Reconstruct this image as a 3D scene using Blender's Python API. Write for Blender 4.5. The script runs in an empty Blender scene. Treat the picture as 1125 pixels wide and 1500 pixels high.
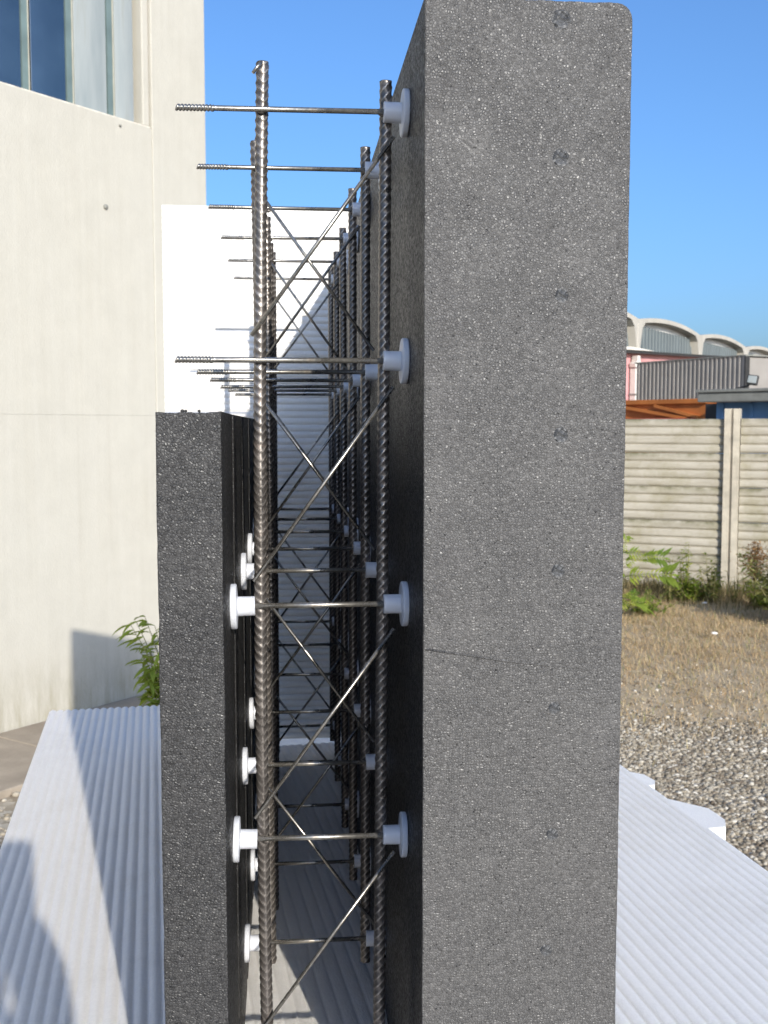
import bpy, bmesh, math, random
import numpy as np
from mathutils import Vector, Matrix

random.seed(7)
rng = np.random.default_rng(7)
S = bpy.context.scene
C = S.collection
R = math.radians
EYE = 1.6                                  # camera height above the ground
YAW, PITCH, FPX = 5.103, 4.532, 1606.6     # measured from the photograph (1125x1500)

# ------------------------------------------------------------------ camera
cd = bpy.data.cameras.new('camera'); cam = bpy.data.objects.new('camera', cd); C.objects.link(cam)
cd.sensor_fit = 'VERTICAL'; cd.sensor_height = 36; cd.lens = FPX / 1500 * 36
cd.clip_start = 0.05; cd.clip_end = 2000
cam.location = (0, 0, EYE); cam.rotation_euler = (R(90 - PITCH), 0, R(-YAW))
cd.dof.use_dof = True; cd.dof.focus_distance = 0.92; cd.dof.aperture_fstop = 26
S.camera = cam
# ------------------------------------------------------------------ sky, sun, exposure
SUN_EL, SUN_AZ = 20.5, 180 - 13.5          # azimuth clockwise from +Y
w = bpy.data.worlds.new('World'); S.world = w; w.use_nodes = True
nt = w.node_tree; nt.nodes.clear()
sky = nt.nodes.new('ShaderNodeTexSky'); sky.sky_type = 'NISHITA'; sky.sun_disc = False
sky.sun_elevation = R(SUN_EL); sky.sun_rotation = R(SUN_AZ)
sky.air_density = 1.0; sky.dust_density = 2.7; sky.ozone_density = 7.6; sky.altitude = 50
bg = nt.nodes.new('ShaderNodeBackground'); bg.inputs[1].default_value = 0.15
wo = nt.nodes.new('ShaderNodeOutputWorld')
nt.links.new(sky.outputs[0], bg.inputs[0]); nt.links.new(bg.outputs[0], wo.inputs[0])
sd = bpy.data.lights.new('sun', 'SUN'); sun = bpy.data.objects.new('sun', sd); C.objects.link(sun)
sd.energy = 3.2; sd.angle = R(0.55); sd.color = (1.0, 0.945, 0.85)
tosun = Vector((math.sin(R(SUN_AZ)) * math.cos(R(SUN_EL)), math.cos(R(SUN_AZ)) * math.cos(R(SUN_EL)), math.sin(R(SUN_EL))))
sun.rotation_euler = (-tosun).to_track_quat('-Z', 'Y').to_euler(); sun.location = (3, -12, 8)
S.view_settings.view_transform = 'Standard'; S.view_settings.look = 'None'
S.view_settings.exposure = 0.55; S.view_settings.gamma = 1; S.view_settings.use_curve_mapping = False

# ------------------------------------------------------------------ helpers
_cy, _sy, _cp, _sp = math.cos(R(YAW)), math.sin(R(YAW)), math.cos(R(PITCH)), math.sin(R(PITCH))
def at(px, py, d):
    """point of the place seen at photograph pixel (px, py), d metres ahead of the viewpoint"""
    fw = Vector((_sy * _cp, _cy * _cp, -_sp)); rt = Vector((_cy, -_sy, 0)); up = rt.cross(fw)
    r = fw + rt * ((px - 562.5) / FPX) - up * ((py - 750) / FPX)
    return Vector((0, 0, EYE)) + r * d
def tag(o, label=None, cat=None, group=None, kind=None):
    if label: o['label'] = label
    if cat: o['category'] = cat
    if group: o['group'] = group
    if kind: o['kind'] = kind
    return o
def empty(name, loc=(0, 0, 0), rz=0.0):
    o = bpy.data.objects.new(name, None); o.empty_display_size = 0.05
    o.location = loc; o.rotation_euler = (0, 0, rz); C.objects.link(o); return o
def link(name, me, parent=None, loc=(0, 0, 0), rot=(0, 0, 0)):
    o = bpy.data.objects.new(name, me); C.objects.link(o)
    o.location = loc; o.rotation_euler = rot
    if parent: o.parent = parent
    return o
def mesh(name, verts, faces, mat, smooth=False):
    me = bpy.data.meshes.new(name); me.from_pydata([tuple(v) for v in verts], [], faces); me.update()
    if mat: me.materials.append(mat)
    if smooth: me.polygons.foreach_set('use_smooth', [True] * len(me.polygons))
    return me
def bm_mesh(name, bm, mat, smooth=False):
    bmesh.ops.recalc_face_normals(bm, faces=bm.faces)
    me = bpy.data.meshes.new(name); bm.to_mesh(me); bm.free(); me.materials.append(mat)
    if smooth: me.polygons.foreach_set('use_smooth', [True] * len(me.polygons))
    return me
def add_box(bm, lo, hi, bev=0.0, seg=2):
    vs = [bm.verts.new((x, y, z)) for x in (lo[0], hi[0]) for y in (lo[1], hi[1]) for z in (lo[2], hi[2])]
    fs = [bm.faces.new([vs[i] for i in q]) for q in ((0, 1, 3, 2), (4, 6, 7, 5), (0, 4, 5, 1), (2, 3, 7, 6), (0, 2, 6, 4), (1, 5, 7, 3))]
    if bev:
        es = list({e for f in fs for e in f.edges})
        bmesh.ops.bevel(bm, geom=es, offset=bev, segments=seg, affect='EDGES', profile=0.5)
    return vs
def box_mesh(name, lo, hi, mat, bev=0.0):
    bm = bmesh.new(); add_box(bm, lo, hi, bev); return bm_mesh(name, bm, mat)
def prism_mesh(name, poly, a, b, mat, axis='z', smooth=False):
    """poly of 2-D points extruded between a and b; axis is the extrusion axis"""
    bm = bmesh.new()
    def P(p, t):
        if axis == 'z': return (p[0], p[1], t)
        if axis == 'y': return (p[0], t, p[1])
        return (t, p[0], p[1])
    A = [bm.verts.new(P(p, a)) for p in poly]; B = [bm.verts.new(P(p, b)) for p in poly]
    n = len(poly)
    for i in range(n): bm.faces.new((A[i], A[(i + 1) % n], B[(i + 1) % n], B[i]))
    bm.faces.new(A); bm.faces.new(B[::-1])
    return bm_mesh(name, bm, mat, smooth)
def tube_bm(bm, pts, rad, n=10, cap=True):
    pts = [Vector(p) for p in pts]; rads = rad if isinstance(rad, (list, tuple)) else [rad] * len(pts)
    rings = []; up = Vector((0, 0, 1))
    for i, p in enumerate(pts):
        t = (pts[min(i + 1, len(pts) - 1)] - pts[max(i - 1, 0)]).normalized()
        a = t.cross(up if abs(t.z) < 0.95 else Vector((1, 0, 0))).normalized(); b = t.cross(a)
        rings.append([bm.verts.new(p + (a * math.cos(2 * math.pi * k / n) + b * math.sin(2 * math.pi * k / n)) * rads[i]) for k in range(n)])
    for i in range(len(rings) - 1):
        for k in range(n):
            bm.faces.new((rings[i][k], rings[i][(k + 1) % n], rings[i + 1][(k + 1) % n], rings[i + 1][k])).smooth = True
    if cap: bm.faces.new(rings[0][::-1]); bm.faces.new(rings[-1])
def tube_mesh(name, pts, rad, mat, n=10):
    bm = bmesh.new(); tube_bm(bm, pts, rad, n); return bm_mesh(name, bm, mat)
def lathe_mesh(name, prof, mat, n=24, axis='x'):
    """prof: (along, radius)"""
    bm = bmesh.new(); rings = []
    for a, r in prof:
        ring = []
        for k in range(n):
            c, s = math.cos(2 * math.pi * k / n) * r, math.sin(2 * math.pi * k / n) * r
            ring.append(bm.verts.new((a, c, s) if axis == 'x' else (c, s, a)))
        rings.append(ring)
    for i in range(len(rings) - 1):
        for k in range(n): bm.faces.new((rings[i][k], rings[i][(k + 1) % n], rings[i + 1][(k + 1) % n], rings[i + 1][k]))
    bm.faces.new(rings[0][::-1]); bm.faces.new(rings[-1])
    me = bm_mesh(name, bm, mat); return me

# ------------------------------------------------------------------ materials
class NT:
    def __init__(s, name, rough=0.6, spec=0.4, metal=0.0):
        s.m = bpy.data.materials.new(name); s.m.use_nodes = True; s.t = s.m.node_tree
        s.b = s.t.nodes['Principled BSDF']; s.b.inputs['Roughness'].default_value = rough
        s.b.inputs['Specular IOR Level'].default_value = spec; s.b.inputs['Metallic'].default_value = metal
        s.co = s.t.nodes.new('ShaderNodeTexCoord')
    def n(s, typ, **kw):
        nd = s.t.nodes.new(typ)
        for k, v in kw.items():
            if k in nd.inputs: nd.inputs[k].default_value = v
            else: setattr(nd, k, v)
        return nd
    def l(s, a, b): s.t.links.new(a, b)
    def obj(s): return s.co.outputs['Object']
    def geo(s): return s.n('ShaderNodeNewGeometry').outputs['Position']
    def noise(s, scale, detail=4, vec=None, rough=0.55, dist=0.0):
        nd = s.n('ShaderNodeTexNoise'); nd.inputs['Scale'].default_value = scale; nd.inputs['Detail'].default_value = detail
        nd.inputs['Roughness'].default_value = rough; nd.inputs['Distortion'].default_value = dist
        s.l(vec if vec is not None else s.obj(), nd.inputs['Vector']); return nd.outputs['Fac']
    def scaled(s, vec, sc):
        nd = s.n('ShaderNodeMapping'); nd.inputs['Scale'].default_value = sc; s.l(vec, nd.inputs['Vector']); return nd.outputs[0]
    def voro(s, scale, feature='F1', vec=None, rnd=1.0):
        nd = s.n('ShaderNodeTexVoronoi', feature=feature); nd.inputs['Scale'].default_value = scale; nd.inputs['Randomness'].default_value = rnd
        s.l(vec if vec is not None else s.obj(), nd.inputs['Vector']); return nd
    def ramp(s, fac, stops):
        nd = s.n('ShaderNodeValToRGB'); cr = nd.color_ramp
        while len(cr.elements) < len(stops): cr.elements.new(0.5)
        for e, (p, c) in zip(cr.elements, stops):
            e.position = p; e.color = (c, c, c, 1) if isinstance(c, (int, float)) else (*c, 1)
        s.l(fac, nd.inputs['Fac']); return nd.outputs['Color']
    def mix(s, fac, a, b, mode='MIX'):
        nd = s.n('ShaderNodeMix', data_type='RGBA', blend_type=mode)
        for v, i in ((fac, 0), (a, 6), (b, 7)):
            if isinstance(v, (int, float)): nd.inputs[i].default_value = v if i == 0 else (v, v, v, 1)
            elif isinstance(v, tuple): nd.inputs[i].default_value = (*v, 1)
            else: s.l(v, nd.inputs[i])
        return nd.outputs[2]
    def math(s, op, a, b=0.0):
        nd = s.n('ShaderNodeMath', operation=op)
        for v, i in ((a, 0), (b, 1)):
            if isinstance(v, (int, float)): nd.inputs[i].default_value = v
            else: s.l(v, nd.inputs[i])
        return nd.outputs[0]
    def color(s, c):
        if isinstance(c, tuple): s.b.inputs['Base Color'].default_value = (*c, 1)
        else: s.l(c, s.b.inputs['Base Color'])
        return s
    def rough(s, r): s.l(r, s.b.inputs['Roughness']); return s
    def bump(s, h, dist, strength=1.0):
        nd = s.n('ShaderNodeBump'); nd.inputs['Distance'].default_value = dist; nd.inputs['Strength'].default_value = strength
        s.l(h, nd.inputs['Height'])
        prev = s.b.inputs['Normal']
        if prev.is_linked: s.l(prev.links[0].from_socket, nd.inputs['Normal'])
        s.l(nd.outputs[0], prev); return s
    def island(s): return s.n('ShaderNodeNewGeometry').outputs['Random Per Island']

def simple(name, col, rough=0.6, spec=0.4, metal=0.0, var=0.15, scale=6.0, bump=0.0, bscale=60.0):
    t = NT(name, rough, spec, metal)
    n1 = t.noise(scale, 5)
    lo = tuple(c * (1 - var) for c in col); hi = tuple(min(1, c * (1 + var)) for c in col)
    t.color(t.ramp(n1, [(0.3, lo), (0.7, hi)]))
    if bump: t.bump(t.noise(bscale, 3), bump)
    return t.m

def eps_material(name, base, bead, glint, contrast=1.0, pit=0.55):
    """graphite polystyrene: fused beads, each a little different, fine pits between some of them"""
    t = NT(name, 0.5, 0.4)
    wob = t.n('ShaderNodeTexNoise'); wob.inputs['Scale'].default_value = 90; t.l(t.obj(), wob.inputs['Vector'])
    vec = t.n('ShaderNodeVectorMath', operation='MULTIPLY_ADD'); vec.inputs[1].default_value = (0.002,) * 3
    t.l(wob.outputs['Color'], vec.inputs[0]); t.l(t.obj(), vec.inputs[2]); v = vec.outputs[0]
    ce = t.voro(1 / bead, 'F1', v, 1.0); ed = t.voro(1 / bead, 'DISTANCE_TO_EDGE', v, 1.0).outputs['Distance']
    sep = t.n('ShaderNodeSeparateColor'); t.l(ce.outputs['Color'], sep.inputs[0])
    cell = t.ramp(sep.outputs[0], [(0.0, base * (1 - 0.28 * contrast)), (0.5, base), (0.9, base * (1 + 0.22 * contrast)), (1.0, base * (1 + 0.4 * contrast))])
    melt = t.ramp(t.noise(17, 4), [(0.25, 0.35), (0.6, 1.0)])          # where the beads still show as separate grains
    pits = t.ramp(ed, [(0.0, pit), (0.13, 1.0)])
    pits = t.mix(melt, 1.0, pits)
    hv = t.voro(0.42 / bead, 'F1', t.obj()); holes = t.ramp(hv.outputs['Distance'], [(0.10, 0.3), (0.2, 1.0)])
    hs = t.n('ShaderNodeSeparateColor'); t.l(hv.outputs['Color'], hs.inputs[0]); hm = t.ramp(hs.outputs[0], [(0.28, 1.0), (0.33, 0.0)])
    holes = t.mix(hm, holes, 1.0)
    gl = t.ramp(t.math('MULTIPLY', t.ramp(sep.outputs[1], [(0.88, 0.0), (0.99, 1.0)]), t.ramp(ce.outputs['Distance'], [(0.12, 1.0), (0.42, 0.0)])), [(0, 0.0), (1, 1.0)])
    worn = t.ramp(t.noise(9, 4), [(0.32, 0.96), (0.68, 1.04)])
    st = t.ramp(t.noise(1, 5, t.scaled(t.obj(), (6, 6, 34)), 0.6), [(0.3, 0.95), (0.7, 1.05)])
    grain = t.ramp(t.noise(0.9 / bead, 3, None, 0.7), [(0.3, 0.78), (0.7, 1.22)])
    col = cell
    for q in (pits, holes, worn, st, grain): col = t.mix(1.0, col, q, 'MULTIPLY')
    col = t.mix(1.0, col, (1.05, 1.0, 0.94), 'MULTIPLY')
    t.color(t.mix(gl, col, (glint, glint, glint * 0.97)))  # sparkle of single beads is painted in as pale cells
    t.rough(t.ramp(sep.outputs[2], [(0.0, 0.32), (0.6, 0.55), (1.0, 0.75)]))
    t.bump(t.math('MULTIPLY', t.ramp(ed, [(0.0, 0.0), (0.3, 1.0)]), t.math('ADD', t.math('MULTIPLY', melt, 0.7), 0.3)), bead * 0.2, 0.8)
    t.bump(t.noise(0.8 / bead, 3), bead * 0.3, 0.7)
    t.bump(t.noise(14, 3), 0.0008, 0.6)
    return t.m
M_EPS_TALL = eps_material('graphite_eps_moulded', 0.092, 0.0020, 0.17, 0.85, 0.62)
M_EPS_SHORT = eps_material('graphite_eps_cut', 0.045, 0.0021, 0.36, 1.3, 0.5)
M_EPS_INNER = eps_material('graphite_eps_shaded_inner', 0.017, 0.0021, 0.08, 0.8, 0.8)  # darker copy for the inner faces, with their shade put into the colour

def white_eps(name, col=(0.965, 0.93, 0.875)):
    t = NT(name, 0.55, 0.35)
    ce = t.voro(420); sep = t.n('ShaderNodeSeparateColor'); t.l(ce.outputs['Color'], sep.inputs[0])
    c = t.mix(t.ramp(sep.outputs[0], [(0, 0.0), (1, 1.0)]), tuple(x * 0.95 for x in col), col)
    dirt = t.ramp(t.noise(3.5, 6, rough=0.7), [(0.3, (0.93, 0.92, 0.90)), (0.48, (1, 1, 1))])
    t.color(t.mix(1.0, c, dirt, 'MULTIPLY'))
    t.bump(t.ramp(t.voro(420, 'DISTANCE_TO_EDGE').outputs['Distance'], [(0, 0), (0.2, 1)]), 0.0008, 0.6)
    t.bump(t.noise(40, 4), 0.0013, 0.5)
    return t.m
M_WHITE = white_eps('white_polystyrene')

def steel(name, col, rough, var=0.3, metal=0.9):
    t = NT(name, rough, 0.5, metal)
    n1 = t.noise(70, 6); n2 = t.noise(420, 3)
    c = t.ramp(n1, [(0.3, tuple(x * (1 - var) for x in col)), (0.6, col), (0.8, (col[0] * 1.05, col[1] * 0.92, col[2] * 0.8))])
    t.color(t.mix(1.0, c, t.ramp(n2, [(0.35, 0.8), (0.65, 1.1)]), 'MULTIPLY'))
    t.rough(t.ramp(n1, [(0.3, rough * 0.8), (0.7, min(1, rough * 1.4))]))
    t.bump(n2, 0.0002, 0.4)
    return t.m
def rebar_steel():
    t = NT('mill_scale_steel', 0.3, 0.5, 0.65)
    a = t.n('ShaderNodeAttribute', attribute_name='crest'); n1 = t.noise(70, 6); n2 = t.noise(420, 3)
    c = t.mix(t.ramp(a.outputs['Fac'], [(0.08, 0.0), (0.75, 1.0)]), (0.15, 0.132, 0.118), (0.40, 0.36, 0.32))
    c = t.mix(1.0, c, t.ramp(n1, [(0.3, 0.75), (0.7, 1.2)]), 'MULTIPLY'); c = t.mix(t.ramp(n1, [(0.62, 0.0), (0.8, 0.35)]), c, (0.20, 0.11, 0.06))
    t.color(t.mix(1.0, c, t.ramp(n2, [(0.35, 0.8), (0.65, 1.15)]), 'MULTIPLY')); t.rough(t.ramp(n1, [(0.3, 0.24), (0.7, 0.42)])); t.bump(n2, 0.0002, 0.4); return t.m
M_REBAR = rebar_steel()
M_BAR = steel('drawn_steel', (0.40, 0.375, 0.33), 0.26, 0.2, 0.85)
tp = NT('milky_plastic', 0.35, 0.5); tp.color((0.66, 0.67, 0.70)); tp.b.inputs['Subsurface Weight'].default_value = 0.55
tp.b.inputs['Subsurface Radius'].default_value = (1, 1, 1.1); tp.b.inputs['Subsurface Scale'].default_value = 0.004
tp.bump(tp.noise(160, 2), 0.0003, 0.3); M_CAP = tp.m

# render of the building wall: cream painted concrete, faint vertical streaks, dirt at the foot
t = NT('cream_painted_concrete', 0.85, 0.25)
stre = t.noise(1, 5, t.scaled(t.geo(), (26, 26, 1.2))); big = t.noise(1.1, 5, t.geo())
c = t.mix(t.ramp(stre, [(0.3, 0.0), (0.72, 1.0)]), (0.482, 0.452, 0.38), (0.512, 0.483, 0.412))
c = t.mix(t.ramp(big, [(0.35, 0.0), (0.7, 0.55)]), c, (0.524, 0.498, 0.432))
sx = t.n('ShaderNodeSeparateXYZ'); t.l(t.geo(), sx.inputs[0])
foot = t.math('MULTIPLY', t.ramp(sx.outputs[2], [(0.0, 1.0), (0.42, 0.0)]), t.ramp(t.noise(1, 6, t.scaled(t.geo(), (16, 16, 3)), 0.7), [(0.36, 0.0), (0.68, 0.95)]))
c = t.mix(foot, c, (0.30, 0.27, 0.19))
fine = t.ramp(t.noise(1, 6, t.scaled(t.geo(), (60, 60, 2.0)), 0.75), [(0.62, 0.0), (0.8, 0.22)])
c = t.mix(fine, c, (0.52, 0.47, 0.40))
mot = t.ramp(t.noise(7, 6, t.geo(), 0.7), [(0.3, 0.955), (0.7, 1.03)]); c = t.mix(1.0, c, mot, 'MULTIPLY')
run = t.math('MULTIPLY', t.ramp(t.noise(1, 5, t.scaled(t.geo(), (30, 30, 0.5)), 0.7), [(0.58, 0.0), (0.74, 0.32)]), t.ramp(t.noise(0.7, 3, t.geo()), [(0.45, 0.0), (0.6, 1.0)]))
c = t.mix(run, c, (0.36, 0.32, 0.25))
t.color(c); t.bump(t.noise(1, 4, t.scaled(t.geo(), (160, 160, 60))), 0.003, 0.6); t.bump(t.noise(9, 5, t.geo()), 0.012, 0.25); M_WALL = t.m
M_SILL = simple('stained_concrete_edge', (0.62, 0.57, 0.48), 0.85, 0.2, var=0.25, scale=20)

t = NT('dark_reflecting_glass', 0.06, 1.0); t.b.inputs['IOR'].default_value = 2.1
t.color(t.ramp(t.noise(3, 3), [(0.35, (0.012, 0.02, 0.028)), (0.7, (0.03, 0.05, 0.07))])); t.bump(t.noise(7, 2), 0.004, 0.25); M_GLASS_D = t.m
t = NT('milky_channel_glass', 0.22, 0.7); t.color(t.ramp(t.noise(1, 4, t.scaled(t.obj(), (9, 9, 1.5))), [(0.3, (0.27, 0.30, 0.29)), (0.55, (0.35, 0.37, 0.35)), (0.75, (0.29, 0.29, 0.24))]))
t.bump(t.noise(9, 2), 0.003, 0.2); M_GLASS_M = t.m
M_GLASS_E = simple('green_glass_edge', (0.15, 0.20, 0.19), 0.35, 0.5, var=0.2)
M_SEALANT = simple('yellowed_sealant', (0.48, 0.45, 0.36), 0.7, 0.3)

# ground: gravel and dry earth
t = NT('dry_ground', 0.95, 0.15)
vc = t.voro(34, vec=t.geo()); sep = t.n('ShaderNodeSeparateColor'); t.l(vc.outputs['Color'], sep.inputs[0])
st = t.ramp(sep.outputs[0], [(0, (0.20, 0.17, 0.13)), (0.5, (0.34, 0.30, 0.24)), (1, (0.50, 0.46, 0.39))])
earth = t.ramp(t.noise(5, 7, t.geo(), 0.7), [(0.3, (0.40, 0.30, 0.18)), (0.7, (0.60, 0.48, 0.32))])
sp3 = t.n('ShaderNodeSeparateXYZ'); t.l(t.geo(), sp3.inputs[0])
far = t.math('ADD', sp3.outputs[1], t.math('MULTIPLY', t.noise(0.8, 5, t.geo()), 2.0))
mp = t.n('ShaderNodeMapRange'); mp.inputs[1].default_value = 5.4; mp.inputs[2].default_value = 6.8; t.l(far, mp.inputs[0])
t.color(t.mix(mp.outputs[0], st, earth))
t.bump(t.noise(60, 4, t.geo()), 0.004, 0.5); M_GROUND = t.m
t = NT('gravel_stone', 0.9, 0.2)
t.color(t.ramp(t.island(), [(0, (0.14, 0.11, 0.08)), (0.35, (0.26, 0.22, 0.16)), (0.7, (0.38, 0.33, 0.255)), (0.93, (0.50, 0.45, 0.36)), (1, (0.66, 0.61, 0.52))]))
t.bump(t.noise(220, 3), 0.002, 0.5); M_STONE = t.m
def blade_mat(name, stops, trans=0.25):
    t = NT(name, 0.7, 0.25); t.color(t.ramp(t.island(), stops))
    tr = t.n('ShaderNodeBsdfTranslucent'); t.l(t.b.inputs['Base Color'].links[0].from_socket, tr.inputs[0])
    mx = t.n('ShaderNodeMixShader'); mx.inputs[0].default_value = trans
    out = [n for n in t.t.nodes if n.type == 'OUTPUT_MATERIAL'][0]
    t.l(t.b.outputs[0], mx.inputs[1]); t.l(tr.outputs[0], mx.inputs[2]); t.l(mx.outputs[0], out.inputs[0]); return t.m
M_DRY = blade_mat('dry_grass', [(0, (0.42, 0.27, 0.13)), (0.4, (0.60, 0.43, 0.23)), (0.8, (0.72, 0.58, 0.35)), (0.94, (0.30, 0.28, 0.09)), (1, (0.16, 0.2, 0.05))])
M_LEAF = blade_mat('fresh_leaf', [(0, (0.11, 0.18, 0.03)), (0.5, (0.21, 0.29, 0.045)), (1, (0.40, 0.42, 0.07))], 0.45)
M_FERN = blade_mat('yellow_green_leaf', [(0, (0.15, 0.22, 0.03)), (0.6, (0.29, 0.36, 0.05)), (1, (0.44, 0.44, 0.09))], 0.45)
M_WEED = blade_mat('weed_leaf', [(0, (0.09, 0.13, 0.035)), (0.5, (0.20, 0.22, 0.06)), (1, (0.40, 0.36, 0.13))], 0.4)
M_SEED = blade_mat('brown_seed_head', [(0, (0.24, 0.13, 0.055)), (0.6, (0.36, 0.21, 0.09)), (1, (0.46, 0.30, 0.14))], 0.35)
M_STEM = simple('plant_stem', (0.22, 0.2, 0.08), 0.7)
M_PATH = simple('worn_concrete', (0.36, 0.30, 0.23), 0.9, 0.2, var=0.22, scale=4, bump=0.004, bscale=35)
t = NT('precast_concrete', 0.9, 0.2)
gn = t.noise(1, 6, t.scaled(t.geo(), (2.2, 2.2, 16)), 0.65); c = t.ramp(gn, [(0.3, (0.345, 0.31, 0.245)), (0.7, (0.49, 0.45, 0.37))])
moss = t.ramp(t.noise(3.2, 6, t.geo(), 0.7), [(0.47, 0.0), (0.66, 0.5)]); c = t.mix(moss, c, (0.25, 0.22, 0.12))
sep = t.n('ShaderNodeSeparateXYZ'); t.l(t.obj(), sep.inputs[0])
top = t.math('MULTIPLY', t.ramp(sep.outputs[2], [(0.27, 0.0), (0.325, 1.0)]), t.ramp(t.noise(6, 5, t.geo(), 0.7), [(0.35, 0.1), (0.62, 0.9)]))
c = t.mix(top, c, (0.13, 0.12, 0.06)); t.color(c); t.bump(t.noise(50, 4, t.geo()), 0.004, 0.5); M_PRECAST = t.m
M_POST = simple('weathered_post_concrete', (0.48, 0.43, 0.34), 0.9, 0.2, var=0.2, scale=9, bump=0.004)
M_VAULT = simple('warehouse_concrete', (0.50, 0.46, 0.39), 0.85, 0.2, var=0.12, scale=0.8)
M_INFILL = simple('grey_green_sheeting', (0.135, 0.155, 0.155), 0.5, 0.3, var=0.1, scale=1.5)
M_SOFFIT = simple('white_vault_soffit', (0.72, 0.69, 0.64), 0.9, 0.2, var=0.08, scale=0.5)
M_PINK = simple('faded_pink_plaster', (0.56, 0.29, 0.29), 0.9, 0.2, var=0.16, scale=1.2)
M_DARK = simple('dark_metal_edge', (0.035, 0.033, 0.03), 0.5, 0.4)
M_CORR = simple('grey_corrugated_metal', (0.31, 0.285, 0.255), 0.5, 0.3, metal=0.1, var=0.12, scale=1.5)
M_PALE = simple('pale_corrugated_metal', (0.40, 0.40, 0.39), 0.5, 0.4, var=0.08, scale=1.5)
M_WPAINT = simple('off_white_paint', (0.72, 0.68, 0.60), 0.6, 0.3, var=0.08)
M_ORANGE = simple('rusty_orange_paint', (0.50, 0.165, 0.04), 0.6, 0.3, var=0.28, scale=2.2)
M_RED = simple('red_oxide_paint', (0.42, 0.075, 0.035), 0.6, 0.3, var=0.2, scale=2)
M_EAVE = simple('grey_flashing', (0.24, 0.235, 0.205), 0.5, 0.4, var=0.15)
M_BLUE = simple('blue_cabin_paint', (0.11, 0.23, 0.43), 0.45, 0.4, var=0.25, scale=2)
M_CLOTH = simple('dark_blue_cotton', (0.05, 0.06, 0.10), 0.9, 0.15, var=0.15, scale=30)
M_TROUSER = simple('grey_trousers', (0.10, 0.095, 0.09), 0.9, 0.15, var=0.15, scale=30)
t = NT('skin', 0.5, 0.4); t.color(t.ramp(t.noise(20, 3), [(0.3, (0.50, 0.31, 0.23)), (0.7, (0.58, 0.37, 0.28))])); M_SKIN = t.m
M_HAIR = simple('brown_hair', (0.05, 0.035, 0.025), 0.6, 0.4, var=0.3, scale=80)
M_CAMERA = simple('silver_camera_body', (0.35, 0.35, 0.36), 0.35, 0.5, metal=0.6, var=0.1)
M_WOOD = simple('pallet_wood', (0.35, 0.25, 0.15), 0.8, 0.2, var=0.25, scale=8)

# ------------------------------------------------------------------ ground, path
bm = bmesh.new(); g = bmesh.ops.create_grid(bm, x_segments=90, y_segments=90, size=1)
for v in bm.verts:
    x, y = v.co.x, v.co.y
    X = math.copysign(abs(x) ** 3.2 * 420, x); Y = math.copysign(abs(y) ** 3.2 * 420, y) + 8
    v.co = (X, Y, 0.003 * math.sin(X * 1.7 + 1.3 * math.sin(Y)) * math.cos(Y * 1.3) * min(1, max(0, (X - 0.9))))
tag(link('ground', bm_mesh('ground', bm, M_GROUND, True)), kind='structure')
CORNER = Vector((-0.491, 6.861, 0)); WD = Vector((math.sin(R(39.2)), math.cos(R(39.2)), 0)); WN = Vector((WD.y, -WD.x, 0))
WR = math.atan2(WD.y, WD.x)                # local +X runs along the wall to its far corner, local -Y faces us
bm = bmesh.new()
a0 = -7.0
for i in range(6):                         # slabs of the path along the foot of the wall
    a1 = a0 + 1.35; add_box(bm, (a0 + 0.006, -0.78, -0.05), (a1 - 0.006, -0.005, 0.03 + 0.004 * (i % 2)), 0.006); a0 = a1
o = link('concrete_path', bm_mesh('concrete_path', bm, M_PATH), loc=CORNER, rot=(0, 0, WR)); tag(o, kind='structure')

# ------------------------------------------------------------------ cream building on the left
bld = empty('building', CORNER, WR)
tag(bld, 'cream rendered building with a tall strip of channel glass at its upper left', 'building')
SILL = 3.295; JOIN = 1.655; PIL = -0.415
link('wall_panel', box_mesh('wall_panel', (-8, 0, 0), (PIL - 0.003, 0.25, JOIN - 0.0003), M_WALL, 0.0008), bld)
link('wall_panel', box_mesh('wall_panel', (-8, 0, JOIN + 0.0003), (PIL - 0.003, 0.25, SILL), M_WALL, 0.0008), bld)
link('corner_pilaster', box_mesh('corner_pilaster', (PIL + 0.002, -0.002, 0), (0.03, 0.45, 7.5), M_WALL, 0.006), bld)
link('wall_core', box_mesh('wall_core', (-8, 0.02, 0.0), (-0.01, 0.235, SILL - 0.02), M_WALL), bld)
link('side_wall', box_mesh('side_wall', (-0.3, 0.451, 0), (0.027, 9, 7.5), M_WALL), bld)
link('lintel_panel', box_mesh('lintel_panel', (-8, 0, 6.4), (PIL - 0.003, 0.25, 7.5), M_WALL, 0.003), bld)
link('roof', box_mesh('roof', (-8, 0.02, 7.501), (-0.003, 9, 7.7), M_WALL), bld)
win = link('window', box_mesh('window', (-7.9, 0.16, SILL + 0.002), (PIL - 0.02, 0.235, 6.39), M_DARK), bld)
link('sill', box_mesh('sill', (-7.9, 0.004, SILL - 0.004), (PIL - 0.012, 0.159, SILL + 0.008), M_SILL), win)
link('reveal', box_mesh('reveal', (PIL - 0.055, 0.012, SILL + 0.009), (PIL - 0.004, 0.159, 6.39), M_WALL, 0.008), win)
xs = [PIL - 0.058] + [-0.672 - 0.284 * k for k in range(12)]
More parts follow.
